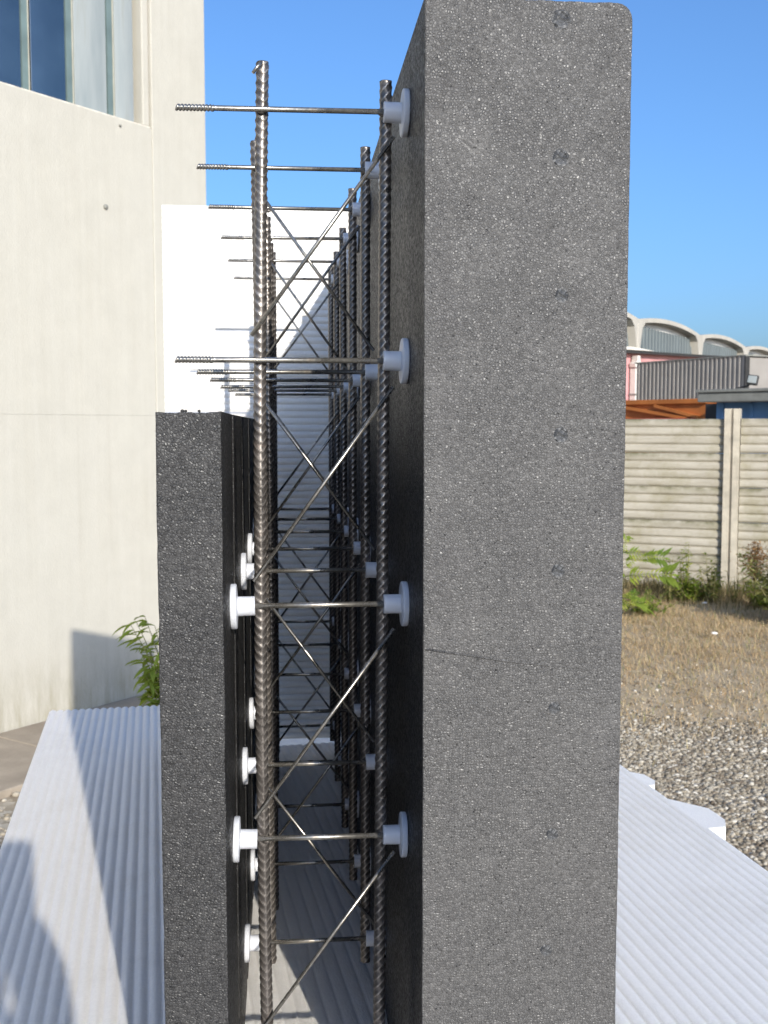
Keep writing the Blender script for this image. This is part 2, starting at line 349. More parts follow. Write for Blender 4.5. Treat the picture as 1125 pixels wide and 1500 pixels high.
for k in range(len(xs) - 1):
    x1, x0 = xs[k], xs[k + 1]
    mat = M_GLASS_M if k < 2 else M_GLASS_D
    prof = [(x0 + 0.012, 0.06), (x0 + 0.018, 0.035)]
    for q in range(9):
        u = q / 8; prof.append((x0 + 0.02 + (x1 - x0 - 0.067) * u, 0.034 - 0.006 * math.sin(math.pi * u)))
    prof += [(x1 - 0.046, 0.036), (x1 - 0.041, 0.062), (x1 - 0.041, 0.155), (x0 + 0.012, 0.155)]
    link('glass_plank', prism_mesh('glass_plank', prof, SILL + 0.01, 6.385, mat), win)
    link('glass_edge', box_mesh('glass_edge', (x0 - 0.040, 0.030, SILL + 0.01), (x0 - 0.003, 0.15, 6.385), M_GLASS_E), win)
    link('sealant_strip', box_mesh('sealant_strip', (x0 - 0.002, 0.026, SILL + 0.01), (x0 + 0.0015, 0.06, 6.385), M_SEALANT), win)
for (px, py, r) in ((154, 303, 0.014), (175, 184, 0.007)):   # bolt holes in the wall
    # where the sight line meets the wall plane
    p = at(px, py, 1.0) - Vector((0, 0, EYE)); s = (CORNER - Vector((0, 0, EYE))).dot(WN) / p.dot(WN); P = Vector((0, 0, EYE)) + p * s
    loc = Matrix.Rotation(-WR, 3, 'Z') @ (P - CORNER)
    link('bolt_head', lathe_mesh('bolt_head', [(0, r), (0.010, r * 0.9), (0.014, r * 0.4)], M_EAVE, 10), bld, (loc.x, -0.001, loc.z), (0, 0, R(-90)))

# ------------------------------------------------------------------ fence
FP = Vector((4.255, 10.165, 0)); FD = Vector((0.871, -0.491, 0)); FR = math.atan2(FD.y, FD.x)
fence = empty('fence', FP, FR)
tag(fence, 'precast concrete fence of ribbed horizontal planks slotted between posts', 'fence')
BAY = 2.06; PH = 0.332
pts = []
for s in range(4):                          # four rounded boards to a plank
    z0 = PH * s / 4
    for q in range(6):
        u = q / 5; pts.append((-0.026 - 0.012 * (1 - (2 * u - 1) ** 4), z0 + 0.006 + (PH / 4 - 0.012) * u))
    pts.append((-0.018, z0 + PH / 4 - 0.003)); pts.append((-0.018, z0 + PH / 4 + 0.003) if s < 3 else (-0.018, PH - 0.002))
pts[0] = (-0.02, 0.002)
poly = pts + [(0.025, PH - 0.002), (0.025, 0.002)]
plank = prism_mesh('fence_plank', poly, 0.0, BAY - 0.15, M_PRECAST, axis='x')
postp = [(-0.07, -0.085), (-0.012, -0.085), (-0.010, -0.060), (0.010, -0.060), (0.012, -0.085), (0.07, -0.085), (0.07, 0.06), (-0.07, 0.06)]
post = prism_mesh('fence_post', postp, 0, 1.755, M_POST)
for k in range(-3, 4):
    link('fence_post', post, fence, (k * BAY, 0, 0), (R(random.uniform(-0.3, 0.3)), R(random.uniform(-0.4, 0.4)), 0))
    if k == 3: break
    for r in range(5):
        link('fence_plank', plank, fence, (k * BAY + 0.075, random.uniform(-0.008, 0.008), r * PH + 0.004), (R(random.uniform(-0.5, 0.5)), R(random.uniform(-0.12, 0.12)), 0))

# ------------------------------------------------------------------ yard behind the fence
def wall_frame(pa, pb):
    """frame with +X from pa to pb on the ground, -Y toward the viewer"""
    d = (pb - pa); d.z = 0; return d.length, math.atan2(d.y, d.x)
def corrugated(name, L, z0, z1, mat, pitch, depth, mkbody=0.0):
    n = max(2, int(L / pitch)); p = L / n; poly = []
    for i in range(n):
        x = i * p; poly += [(x, 0), (x + p * 0.38, 0), (x + p * 0.5, -depth), (x + p * 0.88, -depth)]
    poly += [(L, 0), (L, 0.06), (0, 0.06)]
    return prism_mesh(name, poly, z0, z1, mat)
# warehouse with a row of vaulted bays
w0 = at(936, 463, 45.0); a30 = R(30.8 + YAW); wd = Vector((math.sin(a30), math.cos(a30), 0))
WB = 9.6; WT = w0.z; wh = empty('warehouse', (w0.x, w0.y, 0), math.atan2(wd.y, wd.x))
tag(wh, 'distant warehouse with a row of white arched roof vaults over grey sheeting', 'warehouse')
link('wall', box_mesh('wall', (-WB * 2, 2.4, 0), (WB * 7, 20, 3.5), M_VAULT), wh)
def arch_z(u): return 0.3 * (1 - (2 * u - 1) ** 2)
N = 24
for b in range(-2, 7):
    x0 = b * WB
    top = [(x0 + WB * i / N, WT - 0.12 + arch_z(i / N)) for i in range(N + 1)]
    def under(i):
        u = i / N; z = WT - 0.29 + arch_z(u) * 0.95; e = min(u, 1 - u) * WB
        return max(2.2, z - (0.0 if e > 0.8 else 1.3 * (1 - e / 0.8) ** 2.6))
    low = [(x0 + 0.13 + (WB - 0.26) * i / N, under(i)) for i in range(N + 1)]
    band = top + low[::-1]
    link('vault_rib', prism_mesh('vault_rib', band, 0.0, 0.45, M_VAULT, axis='y'), wh)
    shell = [(x, z - 0.04) for x, z in top] + [(x, z - 0.2) for x, z in top[::-1]]
    link('vault_shell', prism_mesh('vault_shell', shell, 0.451, 14, M_SOFFIT, axis='y'), wh)
    n = 20; poly = []
    for i in range(n):
        x = x0 + 0.2 + (WB - 0.4) * i / n; pw = (WB - 0.4) / n
        poly += [(x, 0.38), (x + pw * 0.4, 0.38), (x + pw * 0.5, 0.33), (x + pw * 0.9, 0.33)]
    poly += [(x0 + WB - 0.2, 0.38), (x0 + WB - 0.2, 0.44), (x0 + 0.2, 0.44)]
    link('infill_sheeting', prism_mesh('infill_sheeting', poly, 3.5, WT - 0.3, M_INFILL), wh)
    link('clerestory_panel', prism_mesh('clerestory_panel', [(x0 + 0.2, WT - 0.6)] + [(x, z - 0.22) for x, z in top[1:-1]] + [(x0 + WB - 0.2, WT - 0.6)], 0.47, 0.6, M_SOFFIT, axis='y'), wh)
    link('pier', box_mesh('pier', (x0 - 0.13, -0.02, 0), (x0 + 0.13, 0.9, WT - 0.3), M_VAULT, 0.02), wh)
# low pink building in front of it
p0, p1 = at(921, 517, 38), at(1096, 527, 42.2); L, rz = wall_frame(p0, p1)
pk = empty('pink_building', (p0.x, p0.y, 0), rz); tag(pk, 'low faded pink building with a dark eave below the arched roofs', 'building')
link('wall', box_mesh('wall', (-4, 0, 0), (L - 0.1, 4.2, p0.z - 0.032), M_PINK), pk)
link('eave', box_mesh('eave', (-4, -0.35, p0.z - 0.03), (L + 0.1, 4.3, p0.z + 0.06), M_DARK), pk)
link('gutter', prism_mesh('gutter', [(-4, p0.z + 0.075), (0.9, p0.z + 0.075), (-0.2, p0.z + 0.17), (-4, p0.z + 0.2)], -0.4, -0.2, M_WPAINT, axis='y'), pk)
dp = link('downpipe', box_mesh('downpipe', (0.0, -0.32, 0), (0.22, -0.06, p0.z - 0.55), M_WPAINT, 0.02), pk)
link('hopper', prism_mesh('hopper', [(-0.02, p0.z - 0.5), (0.30, p0.z - 0.5), (0.34, p0.z - 0.38), (0.22, p0.z - 0.3), (0.2, p0.z - 0.1), (0.08, p0.z - 0.1), (0.06, p0.z - 0.3), (-0.06, p0.z - 0.38)], -0.34, -0.08, M_WPAINT, axis='y'), dp)
link('pipe_clip', box_mesh('pipe_clip', (-0.015, -0.335, 2.62), (0.235, -0.055, 2.68), M_EAVE), dp)
# grey corrugated shed
p0, p1 = at(933, 533, 31), at(1093, 524.5, 27.5); L, rz = wall_frame(p0, p1); zt = p0.z
sh = empty('corrugated_shed', (p0.x, p0.y, 0), rz); tag(sh, 'grey shed clad in vertical corrugated metal behind the orange skip', 'shed')
link('corrugated_wall', corrugated('corrugated_wall', L, 0, zt, M_CORR, 0.15, 0.04), sh)
link('shed_body', box_mesh('shed_body', (0.02, 0.07, 0), (L - 0.02, 3.0, zt - 0.03), M_CORR), sh)
link('ridge_trim', box_mesh('ridge_trim', (-0.03, -0.05, zt + 0.002), (L + 0.03, 3.05, zt + 0.035), M_EAVE), sh)
link('corner_trim', box_mesh('corner_trim', (L + 0.001, -0.05, 0), (L + 0.03, 0.1, zt), M_DARK), sh)
# pale lean-to on the right
p0 = at(1096, 527, 43.5); lt = empty('lean_to', (p0.x, p0.y, 0), math.atan2(wd.y, wd.x)); zt = p0.z
tag(lt, 'pale corrugated lean-to with a white fascia at the right edge behind the floodlight', 'shed')
link('corrugated_wall', corrugated('corrugated_wall', 24, 0, zt - 0.3, M_PALE, 0.9, 0.2), lt, (0.5, -0.02, 0))
link('fascia', box_mesh('fascia', (-0.3, -0.25, zt - 0.28), (24.5, 0.2, zt + 0.12), M_WPAINT), lt)
link('fascia_shade_strip', box_mesh('fascia_shade_strip', (-0.28, -0.3, zt - 0.48), (24.5, -0.2, zt - 0.285), M_DARK), lt)  # solid dark strip standing in for the shade under the fascia
link('column', box_mesh('column', (0.0, -0.15, 0), (0.3, 0.15, zt - 0.43), M_WPAINT), lt)
# orange skip
p0, p1 = at(880, 589, 19.5), at(1036, 588, 17.6); L, rz = wall_frame(p0, p1); zt = p0.z
sk = empty('orange_skip', (p0.x, p0.y, 0), rz); tag(sk, 'rusty orange steel skip with slanting ribs just over the concrete fence', 'skip')
link('skip_body', prism_mesh('skip_body', [(0, 0.15), (L, 0.15), (L, zt), (0, zt)], 0.0, 1.9, M_ORANGE, axis='y'), sk)
link('top_rail', box_mesh('top_rail', (-0.02, -0.06, zt - 0.06), (L + 0.02, 1.95, zt + 0.02), M_ORANGE, 0.01), sk)
def slant(za, zb, xa, xb): return prism_mesh('slanting_rib', [(xa, za), (xb, zb), (xb, zb - 0.05), (xa, za - 0.05)], -0.07, -0.002, M_ORANGE, axis='y')
link('slanting_rib', slant(zt - 0.06, zt - 0.26, 0.55 * L, 0.95 * L), sk)
link('slanting_rib', slant(zt - 0.06, zt - 0.28, 0.2 * L, 0.86 * L), sk)
link('lower_rail', box_mesh('lower_rail', (-0.01, -0.09, zt - 0.36), (0.93 * L, -0.003, zt - 0.29), M_RED, 0.01), sk)
# blue cabin with an overhanging flat roof
p0, p1 = at(1054, 590, 16.2), at(1180, 590, 15.2); L, rz = wall_frame(p0, p1); zt = p0.z
cb = empty('blue_cabin', (p0.x, p0.y, 0), rz); tag(cb, 'blue site cabin under a grey overhanging flat roof behind the fence post', 'cabin')
link('cabin_wall', box_mesh('cabin_wall', (0, 0, 0.1), (4.2, 2.4, zt), M_BLUE), cb)
for x in np.arange(0.5, 4.1, 0.6): link('wall_rib', box_mesh('wall_rib', (x, -0.025, 0.12), (x + 0.05, -0.002, zt - 0.02), M_BLUE), cb)
link('corner_post', box_mesh('corner_post', (-0.03, -0.03, 0.1), (0.08, -0.003, zt), M_BLUE), cb)
link('flat_roof', box_mesh('flat_roof', (-0.12, -0.4, zt + 0.003), (4.5, 2.7, zt + 0.14), M_EAVE, 0.015), cb)
link('roof_edge', box_mesh('roof_edge', (-0.14, -0.43, zt + 0.142), (4.52, 2.72, zt + 0.185), M_EAVE, 0.006), cb)
p = at(1043, 600, 17.2); o = link('shaded_gap_sheet', box_mesh('shaded_gap_sheet', (-0.12, 0, 0), (0.09, 0.08, p.z + 0.09), M_DARK, 0.005), None, (p.x, p.y, 0), (0, 0, rz))  # added dark sheet, its colour stands in for the shadow in this gap
tag(o, 'narrow dark sheet added for the shaded gap between the orange skip and the blue cabin', 'shade sheet')
p = at(1102, 556, 15.6); fl = empty('floodlight', (p.x, p.y, p.z), R(-38)); tag(fl, 'small floodlight on the grey cabin roof, tilted to the side', 'floodlight')
bm = bmesh.new(); add_box(bm, (-0.075, 0.0, -0.07), (0.075, 0.06, 0.07), 0.01); link('lamp_housing', bm_mesh('lamp_housing', bm, M_DARK), fl, rot=(R(-12), R(8), 0))
link('lamp_glass', box_mesh('lamp_glass', (-0.06, -0.012, -0.05), (0.06, -0.001, 0.055), M_GLASS_M, 0.004), fl, rot=(R(-12), R(8), 0))
link('bracket', tube_mesh('bracket', [(0, 0.07, -0.02), (-0.10, 0.10, -0.09), (-0.22, 0.06, -0.115), (-0.26, 0.06, -0.14)], 0.014, M_DARK, 6), fl)

# ------------------------------------------------------------------ white ribbed sheets and what carries them
SA = R(6.8); SU = Vector((math.cos(SA), math.sin(SA), 0)); SV = Vector((-math.sin(SA), math.cos(SA), 0))
TOP = EYE - 0.6
def ribbed(name, wid, leng, thick, pitch, depth, mat, segs=40, wob=0.0005, pw=0.5):
    """sheet in XY, ribs along Y, top crests at z=0"""
    n = int(round(wid / pitch)); K = 10; xs = []; zs = []
    for i in range(n):
        for k in range(K):
            u = k / K; xs.append((i + u) * pitch); zs.append(-depth * (1 - math.sin(math.pi * u) ** pw))
    xs.append(n * pitch); zs.append(-depth)
    xs = np.array(xs) * wid / (n * pitch); zs = np.array(zs); m = len(xs)
    ys = np.linspace(0, leng, segs + 1)
    V = []
    ph = rng.uniform(0, 6.28, 6)
    for y in ys:
        dz = wob * (np.sin(xs * 9 + ph[0] + y * 3) + 0.6 * np.sin(y * 11 + ph[1] + xs * 5))
        V.append(np.stack([xs, np.full(m, y), zs + dz], 1))
    V = np.concatenate(V).tolist(); F = []
    for j in range(segs):
        for i in range(m - 1):
            a = j * m + i; F.append((a, a + 1, a + m + 1, a + m))
    def ring(idx):                        # own copies of border vertices, so the smooth shading stays inside the ribs
        k = len(V); V.extend([V[i] for i in idx]); return list(range(k, k + len(idx)))
    nr = segs * (m - 1)
    def low(pts): k = len(V); V.extend(pts); return list(range(k, k + len(pts)))
    c = [(0, 0, -thick), (wid, 0, -thick), (wid, leng, -thick), (0, leng, -thick)]
    F.append(tuple(low(c))[::-1])
    F.append(tuple(low([c[0], c[1]]) + ring(list(range(m - 1, -1, -1)))))
    F.append(tuple(low([c[2], c[3]]) + ring([segs * m + i for i in range(m)])))
    F.append(tuple(low([c[3], c[0]]) + ring([j * m for j in range(segs + 1)])))
    F.append(tuple(low([c[1], c[2]]) + ring([j * m + m - 1 for j in range(segs, -1, -1)])))
    me = mesh(name, V, F, mat)
    sm = np.zeros(len(F), bool); sm[:segs * (m - 1)] = True; me.polygons.foreach_set('use_smooth', sm.tolist())
    return me
def uv(u, v, z): p = SU * u + SV * v; return (p.x, p.y, z)
o = link('ribbed_sheet', ribbed('ribbed_sheet', 0.252, 1.85, 0.05, 0.0149, 0.0034, M_WHITE, pw=0.95), None, uv(-0.222, 0.52, TOP), (0, 0, SA))
tag(o, 'white ribbed foam sheet lying left of the short grey panel, crossed by shadows', 'foam sheet', 'white ribbed foam sheets')
o = link('ribbed_sheet', ribbed('ribbed_sheet', 0.775, 1.497, 0.05, 0.0149, 0.0026, M_WHITE), None, uv(0.031, 0.52, TOP), (0, 0, SA))
tag(o, 'wide white ribbed foam sheet lying under the tall grey panel and out to its right', 'foam sheet', 'white ribbed foam sheets')
me = ribbed('ribbed_sheet', 0.998, 0.5, 0.05, 0.0125, 0.003, M_WHITE, segs=24)
o = link('ribbed_sheet', me, None, (0.278, 2.062, TOP + 0.002), (0, 0, 0))
o.rotation_euler = Matrix(((0, -1, 0), (0, 0, -1), (1, 0, 0))).to_euler(); o.rotation_euler.rotate_axis('X', 0)
tag(o, 'white ribbed foam sheet standing upright across the far end between the grey panels', 'foam sheet', 'white ribbed foam sheets')
LAY = TOP - 0.052
bm = bmesh.new(); add_box(bm, (-0.19, 0.56, 0), (0.77, 2.30, 0.05), 0.003)
o = link('foam_board', bm_mesh('foam_board', bm, M_WHITE), None, (0, 0, LAY - 0.05), (0, 0, SA)); tag(o, 'plain white foam board hidden below the ribbed sheets', 'foam board')
off = [(0.773, 1.59), (0.905, 1.59), (0.920, 1.62), (0.920, 1.675), (0.862, 1.75), (0.773, 1.80)]
o = link('foam_offcut', prism_mesh('foam_offcut', off, 0, 0.054, M_WHITE), None, (0, 0, LAY - 0.055), (0, 0, SA))
tag(o, 'larger white foam offcut with a cut corner poking out under the right sheet', 'foam offcut', 'foam offcuts beside the right sheet')
off = [(0.773, 1.805), (0.885, 1.808), (0.896, 1.83), (0.892, 1.868), (0.86, 1.90), (0.773, 1.90)]
o = link('foam_offcut', prism_mesh('foam_offcut', off, 0, 0.054, M_WHITE), None, (0, 0, LAY - 0.055), (0, 0, SA))
tag(o, 'smaller white foam offcut poking out beside the tall grey panel edge', 'foam offcut', 'foam offcuts beside the right sheet')
H3 = (LAY - 0.056 - 0.13) / 3
for k in range(3):
    bm = bmesh.new(); add_box(bm, (-0.17 + 0.02 * (k % 2), 0.58, 0), (0.74 + 0.015 * k, 2.26 - 0.02 * k, H3 - 0.002), 0.006)
    o = link('foam_block', bm_mesh('foam_block', bm, M_WHITE), None, (0, 0, 0.13 + k * H3), (0, 0, SA))
    tag(o, ['big white foam block at the bottom of the stack, on the pallet', 'big white foam block in the middle of the stack', 'big white foam block at the top of the stack'][k], 'foam block', 'foam blocks stacked under the sheets')
pal = empty('pallet', (0, 0, 0), SA); tag(pal, 'wooden pallet on the ground under the white foam stack', 'pallet')
dk = box_mesh('deck_board', (-0.2, 0, 0.108), (0.8, 0.12, 0.128), M_WOOD, 0.002); br = box_mesh('bearer', (0, 0.55, 0.0), (0.09, 2.3, 0.106), M_WOOD, 0.003)
for k in range(9): link('deck_board', dk, pal, (0, 0.56 + k * 0.2, 0))
for x in (-0.19, 0.26, 0.7): link('bearer', br, pal, (x, 0, 0))

# ------------------------------------------------------------------ the two grey insulation panels
Y0 = 0.776; Y1 = Y0 + 1.2; BASE = TOP + 0.001
XR0, XR1, XL0, XL1 = 0.0977, 0.2446, -0.0903, -0.0450
def panel(name, xi, xo, h, mat, round_top, jit):
    s = 1 if xo > xi else -1                 # s=+1: body lies to +X of its inner face
    prof = [(xi, 0)]
    for k in range(6):
        y = 0.158 + 0.2 * k
        gd = 0.013
        if round_top: continue
        prof += [(xi, y), (xi + s * gd, y + 0.003), (xi + s * gd, y + 0.018), (xi, y + 0.021)]
    prof += [(xi, 1.2), (xo, 1.2), (xo, 0)]
    bm = bmesh.new()
    A = [bm.verts.new((x, y, 0)) for x, y in prof]; B = [bm.verts.new((x, y, h)) for x, y in prof]; n = len(prof)
    for i in range(n): bm.faces.new((A[i], A[(i + 1) % n], B[(i + 1) % n], B[i]))
    bm.faces.new(A[::-1]); bm.faces.new(B)
    bmesh.ops.recalc_face_normals(bm, faces=bm.faces); bm.edges.ensure_lookup_table()
    def sel(f): return [e for e in bm.edges if f(e.verts[0].co) and f(e.verts[1].co)]
    if round_top:
        bmesh.ops.bevel(bm, geom=sel(lambda c: abs(c.x - xo) < 1e-5 and abs(c.z - h) < 1e-5), offset=round_top, segments=5, affect='EDGES', profile=0.5)
    fr = sel(lambda c: abs(c.y) < 1e-5)
    bmesh.ops.bevel(bm, geom=fr, offset=0.0009, segments=2, affect='EDGES', profile=0.5)
    es = [e for e in bm.edges if e.verts[0].co.y < 0.004 and e.verts[1].co.y < 0.004 and e.calc_length() > 0.03]
    bmesh.ops.subdivide_edges(bm, edges=es, cuts=90)
    for v in bm.verts:
        if v.co.y < 0.004:
            q = v.co.z * 700 + v.co.x * 900; k1 = math.sin(q) * 0.5 + math.sin(q * 0.31 + 2) + math.sin(q * 0.083) * 0.8
            if 0.003 < v.co.z < h - 0.003: v.co.x += jit * 0.4 * k1
            if v.co.z > h - 0.004: v.co.z += jit * k1 * 0.7
    bmesh.ops.recalc_face_normals(bm, faces=bm.faces)
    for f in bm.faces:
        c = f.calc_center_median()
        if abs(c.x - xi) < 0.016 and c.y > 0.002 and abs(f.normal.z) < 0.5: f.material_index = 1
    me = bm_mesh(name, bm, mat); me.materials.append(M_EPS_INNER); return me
HT = EYE + 0.2950 - BASE; HS = EYE + 0.0089 - BASE
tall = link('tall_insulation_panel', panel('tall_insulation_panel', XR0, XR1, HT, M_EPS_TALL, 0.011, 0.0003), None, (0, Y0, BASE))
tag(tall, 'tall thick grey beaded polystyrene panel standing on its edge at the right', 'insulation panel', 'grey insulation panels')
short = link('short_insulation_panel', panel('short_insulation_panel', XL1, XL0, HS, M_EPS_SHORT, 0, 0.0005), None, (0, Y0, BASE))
tag(short, 'short thin dark grey beaded polystyrene panel standing at the left', 'insulation panel', 'grey insulation panels')
t = NT('crushed_graphite_beads', 0.5, 0.45)
vz = t.voro(330); sp = t.n('ShaderNodeSeparateColor'); t.l(vz.outputs['Color'], sp.inputs[0])
t.color(t.ramp(sp.outputs[0], [(0, 0.032), (0.3, 0.056), (0.8, 0.09), (1, 0.15)])); t.bump(vz.outputs['Distance'], 0.002, 0.9); M_MARK = t.m
def mark_mesh(r, seed):
    rr = random.Random(seed); bm = bmesh.new(); c = bm.verts.new((0, -0.0001, 0)); ring = []; ring0 = []
    for k in range(22):
        a = 2 * math.pi * k / 22; q = r * rr.uniform(0.92, 1.06)
        ring.append(bm.verts.new((q * math.cos(a) * 0.72, -0.0003 * rr.uniform(0.3, 1), q * math.sin(a) * 0.72))); ring0.append(bm.verts.new((q * math.cos(a), 0.0004, q * math.sin(a))))
    for k in range(22):
        j = (k + 1) % 22; bm.faces.new((c, ring[k], ring[j])); bm.faces.new((ring[k], ring0[k], ring0[j], ring[j]))
    return bm_mesh('injection_mark', bm, M_MARK)
for i, (px, py, r) in enumerate(((822, 28, 0.0068), (821, 231, 0.0062), (823, 433, 0.005), (822, 637, 0.0056), (818, 836, 0.005), (812, 1037, 0.0045), (809, 1222, 0.0045), (800, 1392, 0.0045))):
    p = at(px, py, 1.0) - Vector((0, 0, EYE)); P = Vector((0, 0, EYE)) + p * (Y0 / p.y)
    o = link('injection_mark', mark_mesh(r * 1.05, i), tall, (P.x, -0.0003, P.z - BASE))
# faint raised mould line across the front
pa, pb = [Vector((0, 0, EYE)) + (at(x, y, 1) - Vector((0, 0, EYE))) * (Y0 / (at(x, y, 1)).y) for x, y in ((624, 951), (860, 981))]
link('mould_line', tube_mesh('mould_line', [(pa.x, 0.0002, pa.z - BASE), ((pa.x + pb.x) / 2, 0.0003, (pa.z + pb.z) / 2 - BASE - 0.0012), (pb.x, 0.0008, pb.z - BASE)], 0.0009, M_EPS_TALL, 6), tall)
for x in (-0.0718, -0.0695, -0.0602):
    bm = bmesh.new(); bmesh.ops.create_icosphere(bm, subdivisions=2, radius=0.0014 if x < -0.07 else 0.0011); link('loose_bead', bm_mesh('loose_bead', bm, M_EPS_SHORT, True), short, (x, 0.002, HS + 0.0008))

# ------------------------------------------------------------------ six lattice trusses of reinforcing bar
def rebar_mesh(length, r=0.0047, pitch=0.0072, rot=0.0, bow=0.0):
    n = 26; dz = 0.0009; m = int(length / dz) + 1
    th = np.linspace(0, 2 * np.pi, n, endpoint=False); zz = np.linspace(0, length, m)
    T, Z = np.meshgrid(th, zz)
    a = np.abs(((T - rot + np.pi) % (2 * np.pi)) - np.pi)            # angle from the seam that faces us
    slope = 0.0048
    ph = ((Z - a * slope) / pitch) % 1.0
    rib = np.exp(-((ph - 0.5) / 0.11) ** 2) * np.sin(np.clip(a / np.pi, 0, 1) * np.pi) ** 0.35
    seam = 0.5 * np.exp(-(a / 0.16) ** 2) + 0.5 * np.exp(-((np.pi - a) / 0.16) ** 2)
    rr = r + 0.00075 * np.maximum(rib, seam * 0.55) + 0.00012 * np.sin(Z * 900 + 3 * T)
    crest = np.maximum(rib, seam * 0.55)
    V = np.stack([rr * np.sin(T) + bow * (1 - (2 * Z / length - 1) ** 2), -rr * np.cos(T), Z], -1).reshape(-1, 3)
    i = np.arange(m - 1)[:, None] * n; k = np.arange(n)[None, :]; k2 = (k + 1) % n
    F = np.stack([i + k, i + k2, i + n + k2, i + n + k], -1).reshape(-1, 4)
    me = bpy.data.meshes.new('rebar'); faces = F.tolist() + [tuple(range(n))[::-1], tuple((m - 1) * n + q for q in range(n))]
    me.from_pydata(V.tolist(), [], faces); me.materials.append(M_REBAR)
    me.polygons.foreach_set('use_smooth', [True] * len(F) + [False, False]); me.update()
    at_ = me.attributes.new('crest', 'FLOAT', 'POINT'); at_.data.foreach_set('value', crest.astype(np.float32).ravel()); return me
RL = 0.82
me_rebar = rebar_mesh(RL); me_rebar_r = rebar_mesh(RL, rot=-1.15); me_rebar_bow = rebar_mesh(RL, rot=0.25, bow=-0.0042)
# bar that runs free on the left, with a threaded tail
prof = []; x = -0.0835
while x < -0.054:
    prof += [(x, 0.0021), (x + 0.0008, 0.0028), (x + 0.0016, 0.0028), (x + 0.0022, 0.0021)]; x += 0.0027
prof += [(-0.0525, 0.0022), (0.085, 0.0022)]
bm = bmesh.new(); rings = []
for q, (x, r) in enumerate(prof):
    rings.append([bm.verts.new((x + 0.0009 * math.sin(2 * math.pi * k / 12) * (1 if x < -0.055 else 0), r * math.cos(2 * math.pi * k / 12), r * math.sin(2 * math.pi * k / 12))) for k in range(12)])
for i in range(len(rings) - 1):
    for k in range(12): bm.faces.new((rings[i][k], rings[i][(k + 1) % 12], rings[i + 1][(k + 1) % 12], rings[i + 1][k]))
bm.faces.new(rings[0][::-1]); bm.faces.new(rings[-1]); me_free = bm_mesh('cross_bar', bm, M_BAR, True)
me_bar = tube_mesh('cross_bar', [(-0.035, 0, 0), (0.085, 0, 0)], 0.0022, M_BAR, 12)
DX, DZ = 0.1135, 0.155
me_wire = tube_mesh('diagonal_wire', [(-DX / 2, 0, -DZ / 2), (DX / 2, 0, DZ / 2)], 0.0016, M_BAR, 8)
capp = [(0.0788, 0.0022), (0.0788, 0.0074), (0.0792, 0.0078), (0.0925, 0.0079), (0.0932, 0.0176), (0.0939, 0.0183), (0.0974, 0.0183), (0.0981, 0.0178)]
me_capr = lathe_mesh('spacer_cap', [(a - 0.0788, r) for a, r in capp], M_CAP, 36)
bm = bmesh.new(); bmesh.ops.create_icosphere(bm, subdivisions=2, radius=0.0021)
for v in bm.verts: v.co = Vector((v.co.x * 1.7, v.co.y * 0.9, v.co.z)) * random.uniform(0.85, 1.1)
me_weld = bm_mesh('weld_bead', bm, M_REBAR, True)
LV = [0.2455, 0.0522, -0.1446, -0.3392, -0.5232]
ORD = ['nearest', 'second', 'third', 'fourth', 'fifth', 'farthest']
topsL = [0.285, 0.2745, 0.240, 0.243, 0.262, 0.25]; topsR = [0.271, 0.269, 0.2715, 0.262, 0.262, 0.268]
leanL = [(-0.0185, -0.0161), (-0.0182, -0.0272), (-0.0172, -0.0205), (-0.0195, -0.0195), (-0.0192, -0.018), (-0.0195, -0.0195)]
leanR = [(0.0748, 0.0808), (0.0778, 0.0790), (0.0775, 0.0785), (0.0783, 0.0775), (0.0775, 0.0785), (0.078, 0.078)]
desc = ['nearest steel lattice truss, its diagonals rising to the right, closest to the viewer', 'second steel lattice truss from the viewer, its left bar leaning out past the first', 'third steel lattice truss from the viewer, seen between the grey panels',
        'fourth steel lattice truss from the viewer, deep between the grey panels', 'fifth steel lattice truss from the viewer, last but one before the upright white sheet', 'farthest steel lattice truss, right in front of the upright white sheet']
